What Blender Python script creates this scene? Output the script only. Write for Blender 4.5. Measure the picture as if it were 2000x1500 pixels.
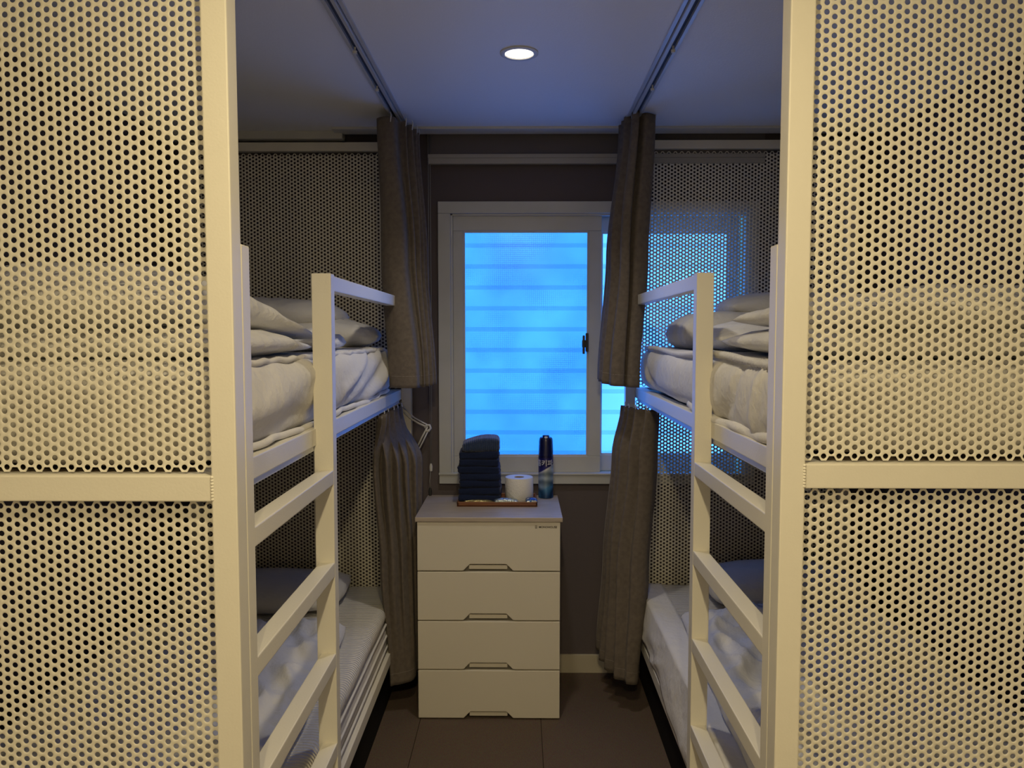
import bpy, bmesh, math, random
import numpy as np
from mathutils import Vector, Matrix, noise

for o in list(bpy.data.objects):
    bpy.data.objects.remove(o)
SC = bpy.context.scene
COL = SC.collection
R = math.radians
random.seed(7)

# ------------------------------------------------------------------ camera
H = 1.49
cam_d = bpy.data.cameras.new('camera')
cam = bpy.data.objects.new('camera', cam_d)
COL.objects.link(cam)
cam_d.sensor_width = 36.0
cam_d.lens = 36.0 * 1503 / 2000
cam_d.clip_start = 0.05
pitch, yaw = math.atan(95 / 1503), math.atan(15 / 1503)
cam.location = (0, 0, H)
cam.rotation_euler = (R(90) - pitch, 0, yaw)
SC.camera = cam

# ------------------------------------------------------------------ world (blue dusk sky outside the window)
w = bpy.data.worlds.new('World')
SC.world = w
w.use_nodes = True
wn = w.node_tree
wn.nodes.clear()
bg = wn.nodes.new('ShaderNodeBackground')
out = wn.nodes.new('ShaderNodeOutputWorld')
bg.inputs[0].default_value = (0.055, 0.44, 0.86, 1)
bg.inputs[1].default_value = 6.0
wn.links.new(bg.outputs[0], out.inputs[0])

def portal():
    l = bpy.data.lights.new('window_portal', 'AREA')
    l.shape = 'RECTANGLE'
    l.size, l.size_y = 1.20, 1.02
    l.cycles.is_portal = True
    o = bpy.data.objects.new('window_portal', l)
    o.location = (0.332, 3.352, 1.452)
    o.rotation_euler = (R(-90), 0, 0)      # faces -Y, into the room
    COL.objects.link(o)
portal()

WARM = (1.0, 0.815, 0.475)
CEIL_Z = 2.34
LAMPS = [(0.0, 0.66, 11.8, WARM, 'nearer to the beds'), (0.0, -0.75, 24.0, WARM, 'added unseen behind the camera to even the light')]   # x, y, watts: warm downlight out of view; second added for even panel light
VIEWLAMP = (-0.002, 2.378, 2.2, (1.0, 0.92, 0.80), '')
for lx, ly, lw, lc, _ in LAMPS + [VIEWLAMP]:
    l = bpy.data.lights.new('downlight_lamp', 'AREA')
    l.shape = 'DISK'
    l.size = 0.085
    l.energy = lw
    l.color = lc
    if not _:
        l.spread = R(112)                     # the small one is sunk in the ceiling
    o = bpy.data.objects.new('downlight_lamp', l)
    o.location = (lx, ly, CEIL_Z - 0.005)
    COL.objects.link(o)

SC.view_settings.view_transform = 'Standard'
SC.view_settings.look = 'None'
SC.view_settings.gamma = 1.0
SC.view_settings.use_curve_mapping = False
SC.view_settings.exposure = 0.0

# ------------------------------------------------------------------ materials
def mat(name, col, rough=0.5, metal=0.0, spec=0.5, **kw):
    m = bpy.data.materials.new(name)
    m.use_nodes = True
    nt = m.node_tree
    b = nt.nodes['Principled BSDF']
    b.inputs['Base Color'].default_value = (*col, 1)
    b.inputs['Roughness'].default_value = rough
    b.inputs['Metallic'].default_value = metal
    b.inputs['Specular IOR Level'].default_value = spec
    if 'sheen' in kw:
        b.inputs['Sheen Weight'].default_value = kw['sheen']
    if 'emit' in kw:
        b.inputs['Emission Color'].default_value = (*kw['emit'][0], 1)
        b.inputs['Emission Strength'].default_value = kw['emit'][1]
    coord = nt.nodes.new('ShaderNodeTexCoord')
    co = coord.outputs['Object']
    if 'scale' in kw:
        mp = nt.nodes.new('ShaderNodeMapping')
        mp.inputs['Scale'].default_value = kw['scale']
        nt.links.new(co, mp.inputs[0])
        co = mp.outputs[0]
    if 'vary' in kw:                       # (noise scale, second colour, low, high)
        sc, c2, lo, hi = kw['vary']
        n = nt.nodes.new('ShaderNodeTexNoise')
        n.inputs['Scale'].default_value = sc
        n.inputs['Detail'].default_value = 6
        nt.links.new(co, n.inputs['Vector'])
        r = nt.nodes.new('ShaderNodeValToRGB')
        r.color_ramp.elements[0].position = lo
        r.color_ramp.elements[1].position = hi
        r.color_ramp.elements[0].color = (*col, 1)
        r.color_ramp.elements[1].color = (*c2, 1)
        nt.links.new(n.outputs['Fac'], r.inputs[0])
        nt.links.new(r.outputs[0], b.inputs['Base Color'])
    if 'bump' in kw:                       # list of (type, scale, distance)
        prev = None
        for typ, sc, dist in kw['bump']:
            if typ == 'noise':
                n = nt.nodes.new('ShaderNodeTexNoise')
                n.inputs['Detail'].default_value = 4
                outp = n.outputs['Fac']
            elif typ == 'weave':
                n = nt.nodes.new('ShaderNodeTexMagic')
                n.turbulence_depth = 1
                outp = n.outputs['Fac']
            elif typ.startswith('wave'):
                n = nt.nodes.new('ShaderNodeTexWave')
                n.bands_direction = typ[-1]
                n.inputs['Distortion'].default_value = 1.2
                n.inputs['Detail'].default_value = 1
                outp = n.outputs['Fac']
            elif typ == 'voronoi':
                n = nt.nodes.new('ShaderNodeTexVoronoi')
                outp = n.outputs['Distance']
            n.inputs['Scale'].default_value = sc
            nt.links.new(co, n.inputs['Vector'])
            bp = nt.nodes.new('ShaderNodeBump')
            bp.inputs['Distance'].default_value = dist
            bp.inputs['Strength'].default_value = 1.0
            nt.links.new(outp, bp.inputs['Height'])
            if prev:
                nt.links.new(prev, bp.inputs['Normal'])
            prev = bp.outputs['Normal']
        nt.links.new(prev, b.inputs['Normal'])
    return m

M = {}
M['paint'] = mat('cream_powder_coat', (0.80, 0.765, 0.665), 0.38, spec=0.45, bump=[('noise', 240, 0.0002), ('noise', 14, 0.0008)])
M['panel'] = mat('cream_perforated_steel', (0.78, 0.745, 0.64), 0.36, spec=0.5)
M['black'] = mat('black_shade_board', (0.008, 0.008, 0.009), 0.8, spec=0.2)  # its near-black includes the deep shade under the beds
M['board'] = mat('bed_deck_board', (0.30, 0.23, 0.16), 0.7, vary=(9, (0.22, 0.17, 0.12), .35, .7))
M['bounce_wall'] = mat('white_bounce_paint', (0.82, 0.80, 0.76), 0.7)  # unseen walls, coloured white to bounce more light into the room
M['wall'] = mat('taupe_wallpaper', (0.125, 0.105, 0.108), 0.85, spec=0.2, bump=[('noise', 320, 0.0004)])
M['ceiling'] = mat('ceiling_paper', (0.88, 0.88, 0.89), 0.5, spec=0.5, bump=[('noise', 160, 0.0006)])
M['trim'] = mat('ceiling_trim', (0.62, 0.61, 0.56), 0.6)
M['base'] = mat('cream_baseboard', (0.52, 0.47, 0.36), 0.6)
M['frame'] = mat('window_pvc', (0.52, 0.53, 0.53), 0.42, spec=0.4, vary=(7, (0.47, 0.48, 0.46), .4, .8))
M['alu'] = mat('white_aluminium_track', (0.62, 0.63, 0.64), 0.35, metal=0.3)
M['track_dark'] = mat('track_groove', (0.05, 0.055, 0.065), 0.7)
M['sheet'] = mat('white_cotton', (0.80, 0.78, 0.745), 0.85, spec=0.15, sheen=0.15, bump=[('noise', 26, 0.006), ('weave', 900, 0.0002)])
M['duvet'] = mat('white_duvet', (0.78, 0.77, 0.755), 0.85, spec=0.15, sheen=0.15, bump=[('noise', 18, 0.010), ('noise', 70, 0.0022)])
M['pillowcase'] = mat('white_pillowcase', (0.74, 0.725, 0.70), 0.85, spec=0.15, sheen=0.15, bump=[('noise', 16, 0.008), ('noise', 60, 0.002)])
M['quilt'] = mat('rippled_mattress_pad', (0.74, 0.71, 0.66), 0.85, spec=0.15, bump=[('waveY', 24, 0.0035), ('noise', 60, 0.002)])
M['mattress'] = mat('mattress_border_fabric', (0.74, 0.72, 0.68), 0.8, spec=0.2, bump=[('weave', 700, 0.0003)])
M['linen'] = mat('taupe_linen', (0.19, 0.158, 0.128), 0.9, spec=0.1, sheen=0.1, vary=(60, (0.145, 0.122, 0.10), .35, .7), bump=[('weave', 620, 0.0006), ('noise', 90, 0.0006)])
M['linen_edge'] = mat('linen_hem', (0.30, 0.27, 0.24), 0.9, spec=0.1, bump=[('weave', 620, 0.0006)])
M['plastic'] = mat('white_plastic', (0.66, 0.65, 0.62), 0.45)
M['cord'] = mat('grey_cord', (0.30, 0.29, 0.28), 0.6)
M['cord_pull'] = mat('dark_cord_pull', (0.03, 0.03, 0.03), 0.4)
M['chest'] = mat('cream_laminate', (0.74, 0.69, 0.58), 0.42, spec=0.35)
M['chest_in'] = mat('chest_carcass', (0.34, 0.31, 0.26), 0.6)
M['logo'] = mat('dark_brown_print', (0.03, 0.022, 0.015), 0.5)
M['oak'] = mat('pale_wood_laminate', (0.50, 0.43, 0.36), 0.38, scale=(2, 30, 30), vary=(5, (0.40, 0.335, 0.27), .35, .7))
M['tray'] = mat('red_brown_wood', (0.23, 0.085, 0.030), 0.4, scale=(3, 30, 30), vary=(4, (0.15, 0.05, 0.018), .3, .7))
M['towel'] = mat('navy_terry', (0.012, 0.019, 0.052), 0.95, spec=0.1, sheen=0.12, bump=[('noise', 420, 0.0014), ('noise', 35, 0.004)])
M['towel_stripe'] = mat('navy_terry_with_ribs', (0.022, 0.042, 0.10), 0.95, spec=0.1, sheen=0.35, scale=(1, 1, 1), bump=[('waveX', 38, 0.0028), ('noise', 420, 0.0012)])
M['tissue'] = mat('toilet_tissue', (0.74, 0.72, 0.68), 0.9, spec=0.1, bump=[('voronoi', 130, 0.0008)])
M['core'] = mat('cardboard_core', (0.30, 0.22, 0.15), 0.9)
M['navy_cap'] = mat('navy_plastic', (0.006, 0.009, 0.055), 0.22, spec=0.6)
M['letters'] = mat('silver_print', (0.62, 0.60, 0.62), 0.4, metal=0.2)
M['green_foil'] = mat('green_foil', (0.17, 0.26, 0.07), 0.22, metal=0.7, bump=[('noise', 70, 0.006)])
M['gold_foil'] = mat('gold_foil', (0.42, 0.36, 0.16), 0.22, metal=0.7, bump=[('noise', 70, 0.006)])
M['silver_foil'] = mat('silver_foil', (0.50, 0.58, 0.60), 0.18, metal=0.8, bump=[('noise', 90, 0.006)])
M['blue_foil'] = mat('blue_foil', (0.06, 0.14, 0.36), 0.2, metal=0.7, vary=(60, (0.6, 0.65, 0.7), .5, .56), bump=[('noise', 80, 0.006)])
M['latch'] = mat('dark_metal_latch', (0.04, 0.04, 0.042), 0.35, metal=0.8)
M['screw'] = mat('steel_screw', (0.5, 0.5, 0.5), 0.3, metal=1.0)
M['blind'] = mat('grey_roller_blind', (0.155, 0.14, 0.14), 0.85, spec=0.1)
M['diffuser'] = mat('downlight_diffuser', (0.8, 0.78, 0.7), 0.5, emit=((1.0, 0.93, 0.80), 4.0))
M['warm_diffuser'] = mat('warm_diffuser', (0.8, 0.78, 0.7), 0.5, emit=((1.0, 0.8, 0.43), 6.0))
M['mouldings'] = mat('off_white_moulding', (0.42, 0.40, 0.35), 0.7)

def carpet():
    m = mat('brown_carpet_tiles', (0.12, 0.088, 0.066), 0.95, spec=0.1)
    nt = m.node_tree
    b = nt.nodes['Principled BSDF']
    tc = nt.nodes.new('ShaderNodeTexCoord')
    mp = nt.nodes.new('ShaderNodeMapping')
    mp.inputs['Location'].default_value = (0.385, 2.5, 0)
    nt.links.new(tc.outputs['Object'], mp.inputs[0])
    br = nt.nodes.new('ShaderNodeTexBrick')
    br.offset = 0.0
    br.inputs['Scale'].default_value = 1.0
    br.inputs['Brick Width'].default_value = 0.468
    br.inputs['Row Height'].default_value = 6.0
    br.inputs['Mortar Size'].default_value = 0.0016
    br.inputs['Mortar Smooth'].default_value = 0.2
    br.inputs['Color1'].default_value = (0.150, 0.110, 0.084, 1)
    br.inputs['Color2'].default_value = (0.135, 0.101, 0.080, 1)
    br.inputs['Mortar'].default_value = (0.035, 0.026, 0.02, 1)
    nt.links.new(mp.outputs[0], br.inputs['Vector'])
    n = nt.nodes.new('ShaderNodeTexNoise')
    n.inputs['Scale'].default_value = 260
    n.inputs['Detail'].default_value = 3
    nt.links.new(tc.outputs['Object'], n.inputs['Vector'])
    mx = nt.nodes.new('ShaderNodeMix')
    mx.data_type = 'RGBA'
    mx.blend_type = 'OVERLAY'
    mx.inputs[0].default_value = 0.55
    nt.links.new(br.outputs['Color'], mx.inputs[6])
    nt.links.new(n.outputs['Color'], mx.inputs[7])
    nt.links.new(mx.outputs[2], b.inputs['Base Color'])
    bp = nt.nodes.new('ShaderNodeBump')
    bp.inputs['Distance'].default_value = 0.004
    nt.links.new(n.outputs['Fac'], bp.inputs['Height'])
    nt.links.new(bp.outputs['Normal'], b.inputs['Normal'])
    return m
M['carpet'] = carpet()

def glass(name, tint, pattern):
    """patterned privacy glass: see-through, with a woven relief that catches light"""
    m = bpy.data.materials.new(name)
    m.use_nodes = True
    nt = m.node_tree
    nt.nodes.clear()
    out = nt.nodes.new('ShaderNodeOutputMaterial')
    tr = nt.nodes.new('ShaderNodeBsdfTransparent')
    gl = nt.nodes.new('ShaderNodeBsdfGlossy')
    gl.inputs['Roughness'].default_value = 0.25
    mix = nt.nodes.new('ShaderNodeMixShader')
    mix.inputs[0].default_value = 0.018
    tc = nt.nodes.new('ShaderNodeTexCoord')
    # small square dimples, stronger in soft patches
    mp = nt.nodes.new('ShaderNodeMapping')
    mp.inputs['Rotation'].default_value = (R(90), 0, 0)
    nt.links.new(tc.outputs['Object'], mp.inputs[0])
    br = nt.nodes.new('ShaderNodeTexBrick')
    br.offset = 0.0
    br.inputs['Scale'].default_value = 1.0
    br.inputs['Brick Width'].default_value = 0.0085
    br.inputs['Row Height'].default_value = 0.0085
    br.inputs['Mortar Size'].default_value = 0.0013
    br.inputs['Mortar Smooth'].default_value = 0.8
    br.inputs['Color1'].default_value = (1, 1, 1, 1)
    br.inputs['Color2'].default_value = (1, 1, 1, 1)
    br.inputs['Mortar'].default_value = (1 - pattern, 1 - pattern * 0.8, 1 - pattern * 0.6, 1)
    nt.links.new(mp.outputs[0], br.inputs['Vector'])
    n = nt.nodes.new('ShaderNodeTexNoise')
    n.inputs['Scale'].default_value = 4.2
    n.inputs['Detail'].default_value = 2
    nt.links.new(tc.outputs['Object'], n.inputs['Vector'])
    rp = nt.nodes.new('ShaderNodeValToRGB')
    rp.color_ramp.elements[0].position = 0.42
    rp.color_ramp.elements[1].position = 0.66
    nt.links.new(n.outputs['Fac'], rp.inputs[0])
    mx = nt.nodes.new('ShaderNodeMix')
    mx.data_type = 'RGBA'
    mx.inputs[6].default_value = (1, 1, 1, 1)
    nt.links.new(rp.outputs[0], mx.inputs[0])
    nt.links.new(br.outputs['Color'], mx.inputs[7])
    n2 = nt.nodes.new('ShaderNodeTexNoise')
    n2.inputs['Scale'].default_value = 3.0
    nt.links.new(tc.outputs['Object'], n2.inputs['Vector'])
    rp2 = nt.nodes.new('ShaderNodeValToRGB')
    rp2.color_ramp.elements[0].position = 0.35
    rp2.color_ramp.elements[1].position = 0.7
    rp2.color_ramp.elements[0].color = tuple(t * f for t, f in zip(tint, (.80, .84, .93))) + (1,)
    rp2.color_ramp.elements[1].color = (*tint, 1)
    nt.links.new(n2.outputs['Fac'], rp2.inputs[0])
    mm = nt.nodes.new('ShaderNodeMix')
    mm.data_type = 'RGBA'
    mm.blend_type = 'MULTIPLY'
    mm.inputs[0].default_value = 1.0
    nt.links.new(rp2.outputs[0], mm.inputs[6])
    nt.links.new(mx.outputs[2], mm.inputs[7])
    nt.links.new(mm.outputs[2], tr.inputs[0])
    nt.links.new(tr.outputs[0], mix.inputs[1])
    nt.links.new(gl.outputs[0], mix.inputs[2])
    nt.links.new(mix.outputs[0], out.inputs[0])
    return m
M['glass_a'] = glass('patterned_glass', (0.59, 0.555, 0.76), 0.34)
M['glass_b'] = glass('clear_frosted_glass', (0.97, 0.72, 0.95), 0.06)

def slat_mat():
    m = bpy.data.materials.new('translucent_shutter_slat')
    m.use_nodes = True
    nt = m.node_tree
    nt.nodes.clear()
    out = nt.nodes.new('ShaderNodeOutputMaterial')
    tr = nt.nodes.new('ShaderNodeBsdfTransparent')
    tr.inputs[0].default_value = (0.85, 0.88, 0.90, 1)
    nt.links.new(tr.outputs[0], out.inputs[0])
    return m
M['slat'] = slat_mat()

def can_mat():
    """printed can: navy above a slanting silver line, silver-blue swirl below, blue foot"""
    m = mat('printed_spray_can', (0.01, 0.015, 0.08), 0.28, metal=0.25, spec=0.6)
    nt = m.node_tree
    b = nt.nodes['Principled BSDF']
    tc = nt.nodes.new('ShaderNodeTexCoord')
    sp = nt.nodes.new('ShaderNodeSeparateXYZ')
    nt.links.new(tc.outputs['Object'], sp.inputs[0])
    ma = nt.nodes.new('ShaderNodeMath')      # z - 0.55*x
    ma.operation = 'MULTIPLY_ADD'
    ma.inputs[1].default_value = -0.62
    nt.links.new(sp.outputs['X'], ma.inputs[0])
    nt.links.new(sp.outputs['Z'], ma.inputs[2])
    r = nt.nodes.new('ShaderNodeMapRange')
    r.inputs['From Min'].default_value = 0.0
    r.inputs['From Max'].default_value = 0.265
    nt.links.new(ma.outputs[0], r.inputs['Value'])
    cr = nt.nodes.new('ShaderNodeValToRGB')
    e = cr.color_ramp.elements
    e[0].position = 0.0
    e[0].color = (0.012, 0.06, 0.17, 1)
    e[1].position = 0.16
    e[1].color = (0.05, 0.16, 0.30, 1)
    for p, c in [(0.24, (0.22, 0.30, 0.36, 1)), (0.44, (0.33, 0.38, 0.40, 1)), (0.475, (0.50, 0.50, 0.50, 1)), (0.49, (0.015, 0.012, 0.10, 1)), (1.0, (0.006, 0.008, 0.06, 1))]:
        k = cr.color_ramp.elements.new(p)
        k.color = c
    nt.links.new(r.outputs[0], cr.inputs[0])
    wv = nt.nodes.new('ShaderNodeTexWave')
    wv.wave_type = 'RINGS'
    wv.inputs['Scale'].default_value = 9
    wv.inputs['Distortion'].default_value = 6
    nt.links.new(tc.outputs['Object'], wv.inputs['Vector'])
    mx = nt.nodes.new('ShaderNodeMix')
    mx.data_type = 'RGBA'
    mx.blend_type = 'SOFT_LIGHT'
    mx.inputs[0].default_value = 0.6
    nt.links.new(cr.outputs[0], mx.inputs[6])
    nt.links.new(wv.outputs['Color'], mx.inputs[7])
    nt.links.new(mx.outputs[2], b.inputs['Base Color'])
    return m
M['can'] = can_mat()

# ------------------------------------------------------------------ helpers
def link(name, me, m=None, parent=None, loc=(0, 0, 0), smooth=False):
    o = bpy.data.objects.new(name, me)
    COL.objects.link(o)
    o.location = loc
    if parent:
        o.parent = parent
    if m:
        me.materials.append(M[m])
    if smooth:
        me.shade_smooth()
    return o

def tag(o, label=None, cat=None, group=None, kind=None):
    if label: o['label'] = label
    if cat: o['category'] = cat
    if group: o['group'] = group
    if kind: o['kind'] = kind
    return o

def empty(name, loc=(0, 0, 0), rz=0.0):
    o = bpy.data.objects.new(name, None)
    o.empty_display_size = 0.05
    COL.objects.link(o)
    o.location = loc
    o.rotation_euler = (0, 0, rz)
    return o

def add_box(bm, x0, x1, y0, y1, z0, z1, bev=0.0, seg=2):
    if x0 > x1: x0, x1 = x1, x0
    if y0 > y1: y0, y1 = y1, y0
    if z0 > z1: z0, z1 = z1, z0
    r = bmesh.ops.create_cube(bm, size=1.0)
    vs = r['verts']
    for v in vs:
        v.co = Vector((x0 + (v.co.x + .5) * (x1 - x0), y0 + (v.co.y + .5) * (y1 - y0), z0 + (v.co.z + .5) * (z1 - z0)))
    if bev > 0:
        es = list({e for v in vs for e in v.link_edges})
        bmesh.ops.bevel(bm, geom=es, offset=bev, segments=seg, profile=0.6, affect='EDGES')

def box(name, x0, x1, y0, y1, z0, z1, m, parent=None, bev=0.002, loc=(0, 0, 0)):
    return boxes(name, [(x0, x1, y0, y1, z0, z1)], m, parent, bev, loc)

def boxes(name, lst, m, parent=None, bev=0.002, loc=(0, 0, 0)):
    bm = bmesh.new()
    for b in lst:
        add_box(bm, *b, bev)
    me = bpy.data.meshes.new(name)
    bm.to_mesh(me)
    bm.free()
    return link(name, me, m, parent, loc, smooth=False)

def lathe(name, prof, m, parent=None, loc=(0, 0, 0), n=40, smooth=True):
    vs, fs = [], []
    for r, z in prof:
        for i in range(n):
            a = 2 * math.pi * i / n
            vs.append((r * math.cos(a), r * math.sin(a), z))
    for k in range(len(prof) - 1):
        for i in range(n):
            j = (i + 1) % n
            fs.append((k * n + i, k * n + j, (k + 1) * n + j, (k + 1) * n + i))
    me = bpy.data.meshes.new(name)
    me.from_pydata(vs, [], fs)
    bm = bmesh.new()
    bm.from_mesh(me)
    bmesh.ops.remove_doubles(bm, verts=bm.verts, dist=1e-5)
    bmesh.ops.recalc_face_normals(bm, faces=bm.faces)
    bm.to_mesh(me)
    bm.free()
    o = link(name, me, m, parent, loc, smooth)
    if smooth:
        sharp(me, 35)
    return o

def sharp(me, deg):
    """smooth shading with sharp edges above the angle"""
    bm = bmesh.new()
    bm.from_mesh(me)
    for e in bm.edges:
        if len(e.link_faces) == 2 and e.calc_face_angle(0) > R(deg):
            e.smooth = False
    bm.to_mesh(me)
    bm.free()

def tube(name, pts, r, m, parent=None, n=8, loc=(0, 0, 0), closed=False):
    pts = [Vector(p) for p in pts]
    vs, fs = [], []
    N = len(pts)
    for i, p in enumerate(pts):
        a = pts[(i - 1) % N] if (closed or i > 0) else p
        b = pts[(i + 1) % N] if (closed or i < N - 1) else p
        d = (b - a).normalized()
        s = d.cross(Vector((0, 1, 0)))
        if s.length < .2: s = d.cross(Vector((1, 0, 0)))
        s.normalize()
        t = d.cross(s).normalized()
        for k in range(n):
            an = 2 * math.pi * k / n
            vs.append(p + s * r * math.cos(an) + t * r * math.sin(an))
    rng = N if closed else N - 1
    for i in range(rng):
        for k in range(n):
            k2 = (k + 1) % n
            i2 = (i + 1) % N
            fs.append((i * n + k, i * n + k2, i2 * n + k2, i2 * n + k))
    if not closed:
        fs.append(tuple(range(n - 1, -1, -1)))
        fs.append(tuple((N - 1) * n + k for k in range(n)))
    me = bpy.data.meshes.new(name)
    me.from_pydata([tuple(v) for v in vs], [], fs)
    return link(name, me, m, parent, loc, True)

def prism(name, poly, y0, y1, m, parent=None, loc=(0, 0, 0), bev=0.0015):
    """polygon in XZ extruded along Y"""
    bm = bmesh.new()
    a = [bm.verts.new((x, y0, z)) for x, z in poly]
    b = [bm.verts.new((x, y1, z)) for x, z in poly]
    n = len(poly)
    bm.faces.new(a)
    bm.faces.new(b[::-1])
    for i in range(n):
        bm.faces.new((a[i], b[i], b[(i + 1) % n], a[(i + 1) % n]))
    bmesh.ops.recalc_face_normals(bm, faces=bm.faces)
    if bev:
        bmesh.ops.bevel(bm, geom=list(bm.edges), offset=bev, segments=2, profile=0.6, affect='EDGES')
    me = bpy.data.meshes.new(name)
    bm.to_mesh(me)
    bm.free()
    return link(name, me, m, parent, loc)

def soft_box(size, rad, step, disp=None):
    """rounded box with a dense skin, centred on x,y with its base at z=0; returns verts, faces"""
    sx, sy, sz = size
    n = [max(2, int(round(s / step))) for s in size]
    idx, vs, fs = {}, [], []
    def vert(i, j, k):
        key = (i, j, k)
        if key in idx: return idx[key]
        p = Vector((-sx / 2 + sx * i / n[0], -sy / 2 + sy * j / n[1], -sz / 2 + sz * k / n[2]))
        inner = Vector((max(-sx / 2 + rad, min(sx / 2 - rad, p.x)), max(-sy / 2 + rad, min(sy / 2 - rad, p.y)), max(-sz / 2 + min(rad, sz * .499), min(sz / 2 - min(rad, sz * .499), p.z))))
        d = p - inner
        nrm = d.normalized() if d.length > 1e-6 else Vector((0, 0, 1))
        rr = min(rad, sz * .499)
        q = inner + Vector((nrm.x * rad, nrm.y * rad, nrm.z * rr))
        q.z += sz / 2
        if disp:
            q = disp(q, nrm)
        idx[key] = len(vs)
        vs.append(q)
        return idx[key]
    def quad(a, b, c, d): fs.append((vert(*a), vert(*b), vert(*c), vert(*d)))
    for i in range(n[0]):
        for j in range(n[1]):
            quad((i, j, 0), (i, j + 1, 0), (i + 1, j + 1, 0), (i + 1, j, 0))
            quad((i, j, n[2]), (i + 1, j, n[2]), (i + 1, j + 1, n[2]), (i, j + 1, n[2]))
    for i in range(n[0]):
        for k in range(n[2]):
            quad((i, 0, k), (i + 1, 0, k), (i + 1, 0, k + 1), (i, 0, k + 1))
            quad((i, n[1], k), (i, n[1], k + 1), (i + 1, n[1], k + 1), (i + 1, n[1], k))
    for j in range(n[1]):
        for k in range(n[2]):
            quad((0, j, k), (0, j, k + 1), (0, j + 1, k + 1), (0, j + 1, k))
            quad((n[0], j, k), (n[0], j + 1, k), (n[0], j + 1, k + 1), (n[0], j, k + 1))
    return vs, fs

def ridge(v):                              # soft crease profile from a noise value
    return 1.0 - min(1.0, abs(v) * 2.6)

def puff(center, size, rot=0.0, seed=0, amp=0.012, step=0.014, pw=2.6, sag=0.0, tip=None, crease=1.0):
    """a stuffed cloth slab (pillow, folded duvet layer): base at z=center.z; returns verts, faces"""
    sx, sy, sz = size
    nx, ny = max(8, int(sx / step)), max(8, int(sy / step))
    c, s = math.cos(rot), math.sin(rot)
    vs, fs = [], []
    so = Vector((seed * 7.3, seed * 3.1, seed * 1.7))
    def prof(u, v):
        a = max(0.0, 1 - abs(u) ** pw)
        b = max(0.0, 1 - abs(v) ** pw)
        return (a * b) ** 0.5
    def put(u, v, side):
        # squarish outline with soft corners
        x, y = u * sx / 2, v * sy / 2
        k = 1 - 0.05 * (abs(u) ** 2) * (abs(v) ** 2)
        x, y = x * k, y * k
        t = prof(u, v)
        P = Vector((x, y, 0)) * 5.2 + so
        wr = ridge(noise.noise(P * 1.0)) * 0.6 + ridge(noise.noise(Vector((P.x * 2.6 + P.y, P.y * 1.3 - P.x * .6, 4.0)))) * 0.5
        big = noise.noise(P * 0.45) * 0.7
        if side > 0:
            z = sz * (0.42 + 0.58 * t) + amp * (big + wr * crease * 0.8) * (0.25 + 0.75 * t)
        else:
            z = sz * (0.42 - 0.42 * min(1.0, t * 1.25))
            z += amp * 0.3 * big * (1 - t)
        z -= sag * abs(u) ** 3 * (1 if u < 0 else 0)
        wob = noise.noise(Vector((u * 3, v * 3, 9 + seed)))
        x *= 1 + 0.02 * wob
        y *= 1 + 0.02 * wob
        if tip:
            z = tip(x, y, z)
        return Vector((center[0] + c * x - s * y, center[1] + s * x + c * y, center[2] + z))
    grid = {}
    def v(i, j, side):
        edge = i in (0, nx) or j in (0, ny)
        key = (i, j, 0 if edge else side)
        if key not in grid:
            grid[key] = len(vs)
            # cosine spacing keeps the rim dense
            u = -math.cos(math.pi * i / nx) * 0.35 + (-1 + 2 * i / nx) * 0.65
            w_ = -math.cos(math.pi * j / ny) * 0.35 + (-1 + 2 * j / ny) * 0.65
            vs.append(put(u, w_, side if not edge else 1))
        return grid[key]
    for i in range(nx):
        for j in range(ny):
            fs.append((v(i, j, 1), v(i + 1, j, 1), v(i + 1, j + 1, 1), v(i, j + 1, 1)))
            fs.append((v(i, j, -1), v(i, j + 1, -1), v(i + 1, j + 1, -1), v(i + 1, j, -1)))
    return vs, fs

def cloth(name, parts, m, parent=None, origin=(0, 0, 0)):
    """join (verts, faces) sets into one mesh whose origin is given"""
    V, F = [], []
    for vs, fs in parts:
        k = len(V)
        V += [tuple(Vector(p) - Vector(origin)) for p in vs]
        F += [tuple(i + k for i in f) for f in fs]
    me = bpy.data.meshes.new(name)
    me.from_pydata(V, [], F)
    return link(name, me, m, parent, origin, True)

def move(pf, loc):
    return [Vector(p) + Vector(loc) for p in pf[0]], pf[1]

# ------------------------------------------------------------------ room shell
WY = 3.33                                  # far wall face
XW = 1.52
def struct(o):
    o['kind'] = 'structure'
    return o
struct(box('floor', -XW - .1, XW + .1, -2.0, WY + .12, -0.06, 0, 'carpet', bev=0))
struct(boxes('ceiling', [(-XW - .1, XW + .1, -2.0, 3.275, CEIL_Z, 2.56), (-XW - .1, XW + .1, 3.2, WY + .12, 2.52, 2.56)], 'ceiling', bev=0))
struct(box('wall_left', -XW - .1, -XW, 1.10, WY + .12, 0, 2.56, 'wall', bev=0))
struct(box('wall_left_entry', -XW - .1, -XW, -2.0, 1.10, 0, 2.56, 'bounce_wall', bev=0))  # unseen stretch of wall, split off in white for bounce light
struct(box('wall_right', XW, XW + .1, 1.10, WY + .12, 0, 2.56, 'wall', bev=0))
struct(box('wall_right_entry', XW, XW + .1, -2.0, 1.10, 0, 2.56, 'bounce_wall', bev=0))  # out of view as well, whitened to add bounce light
struct(box('wall_front', -XW, XW, -2.0, -1.9, 0, 2.52, 'bounce_wall', bev=0))  # wall behind the camera, pale to bounce light
WX0, WX1, WZ0, WZ1 = -0.325, 0.990, 0.870, 2.035      # hole in the wall
struct(boxes('wall_back', [(-XW, WX0, WY, WY + .12, 0, 2.56), (WX1, XW, WY, WY + .12, 0, 2.56),
                           (WX0, WX1, WY, WY + .12, 0, WZ0), (WX0, WX1, WY, WY + .12, WZ1, 2.56)], 'wall', bev=0))
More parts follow.
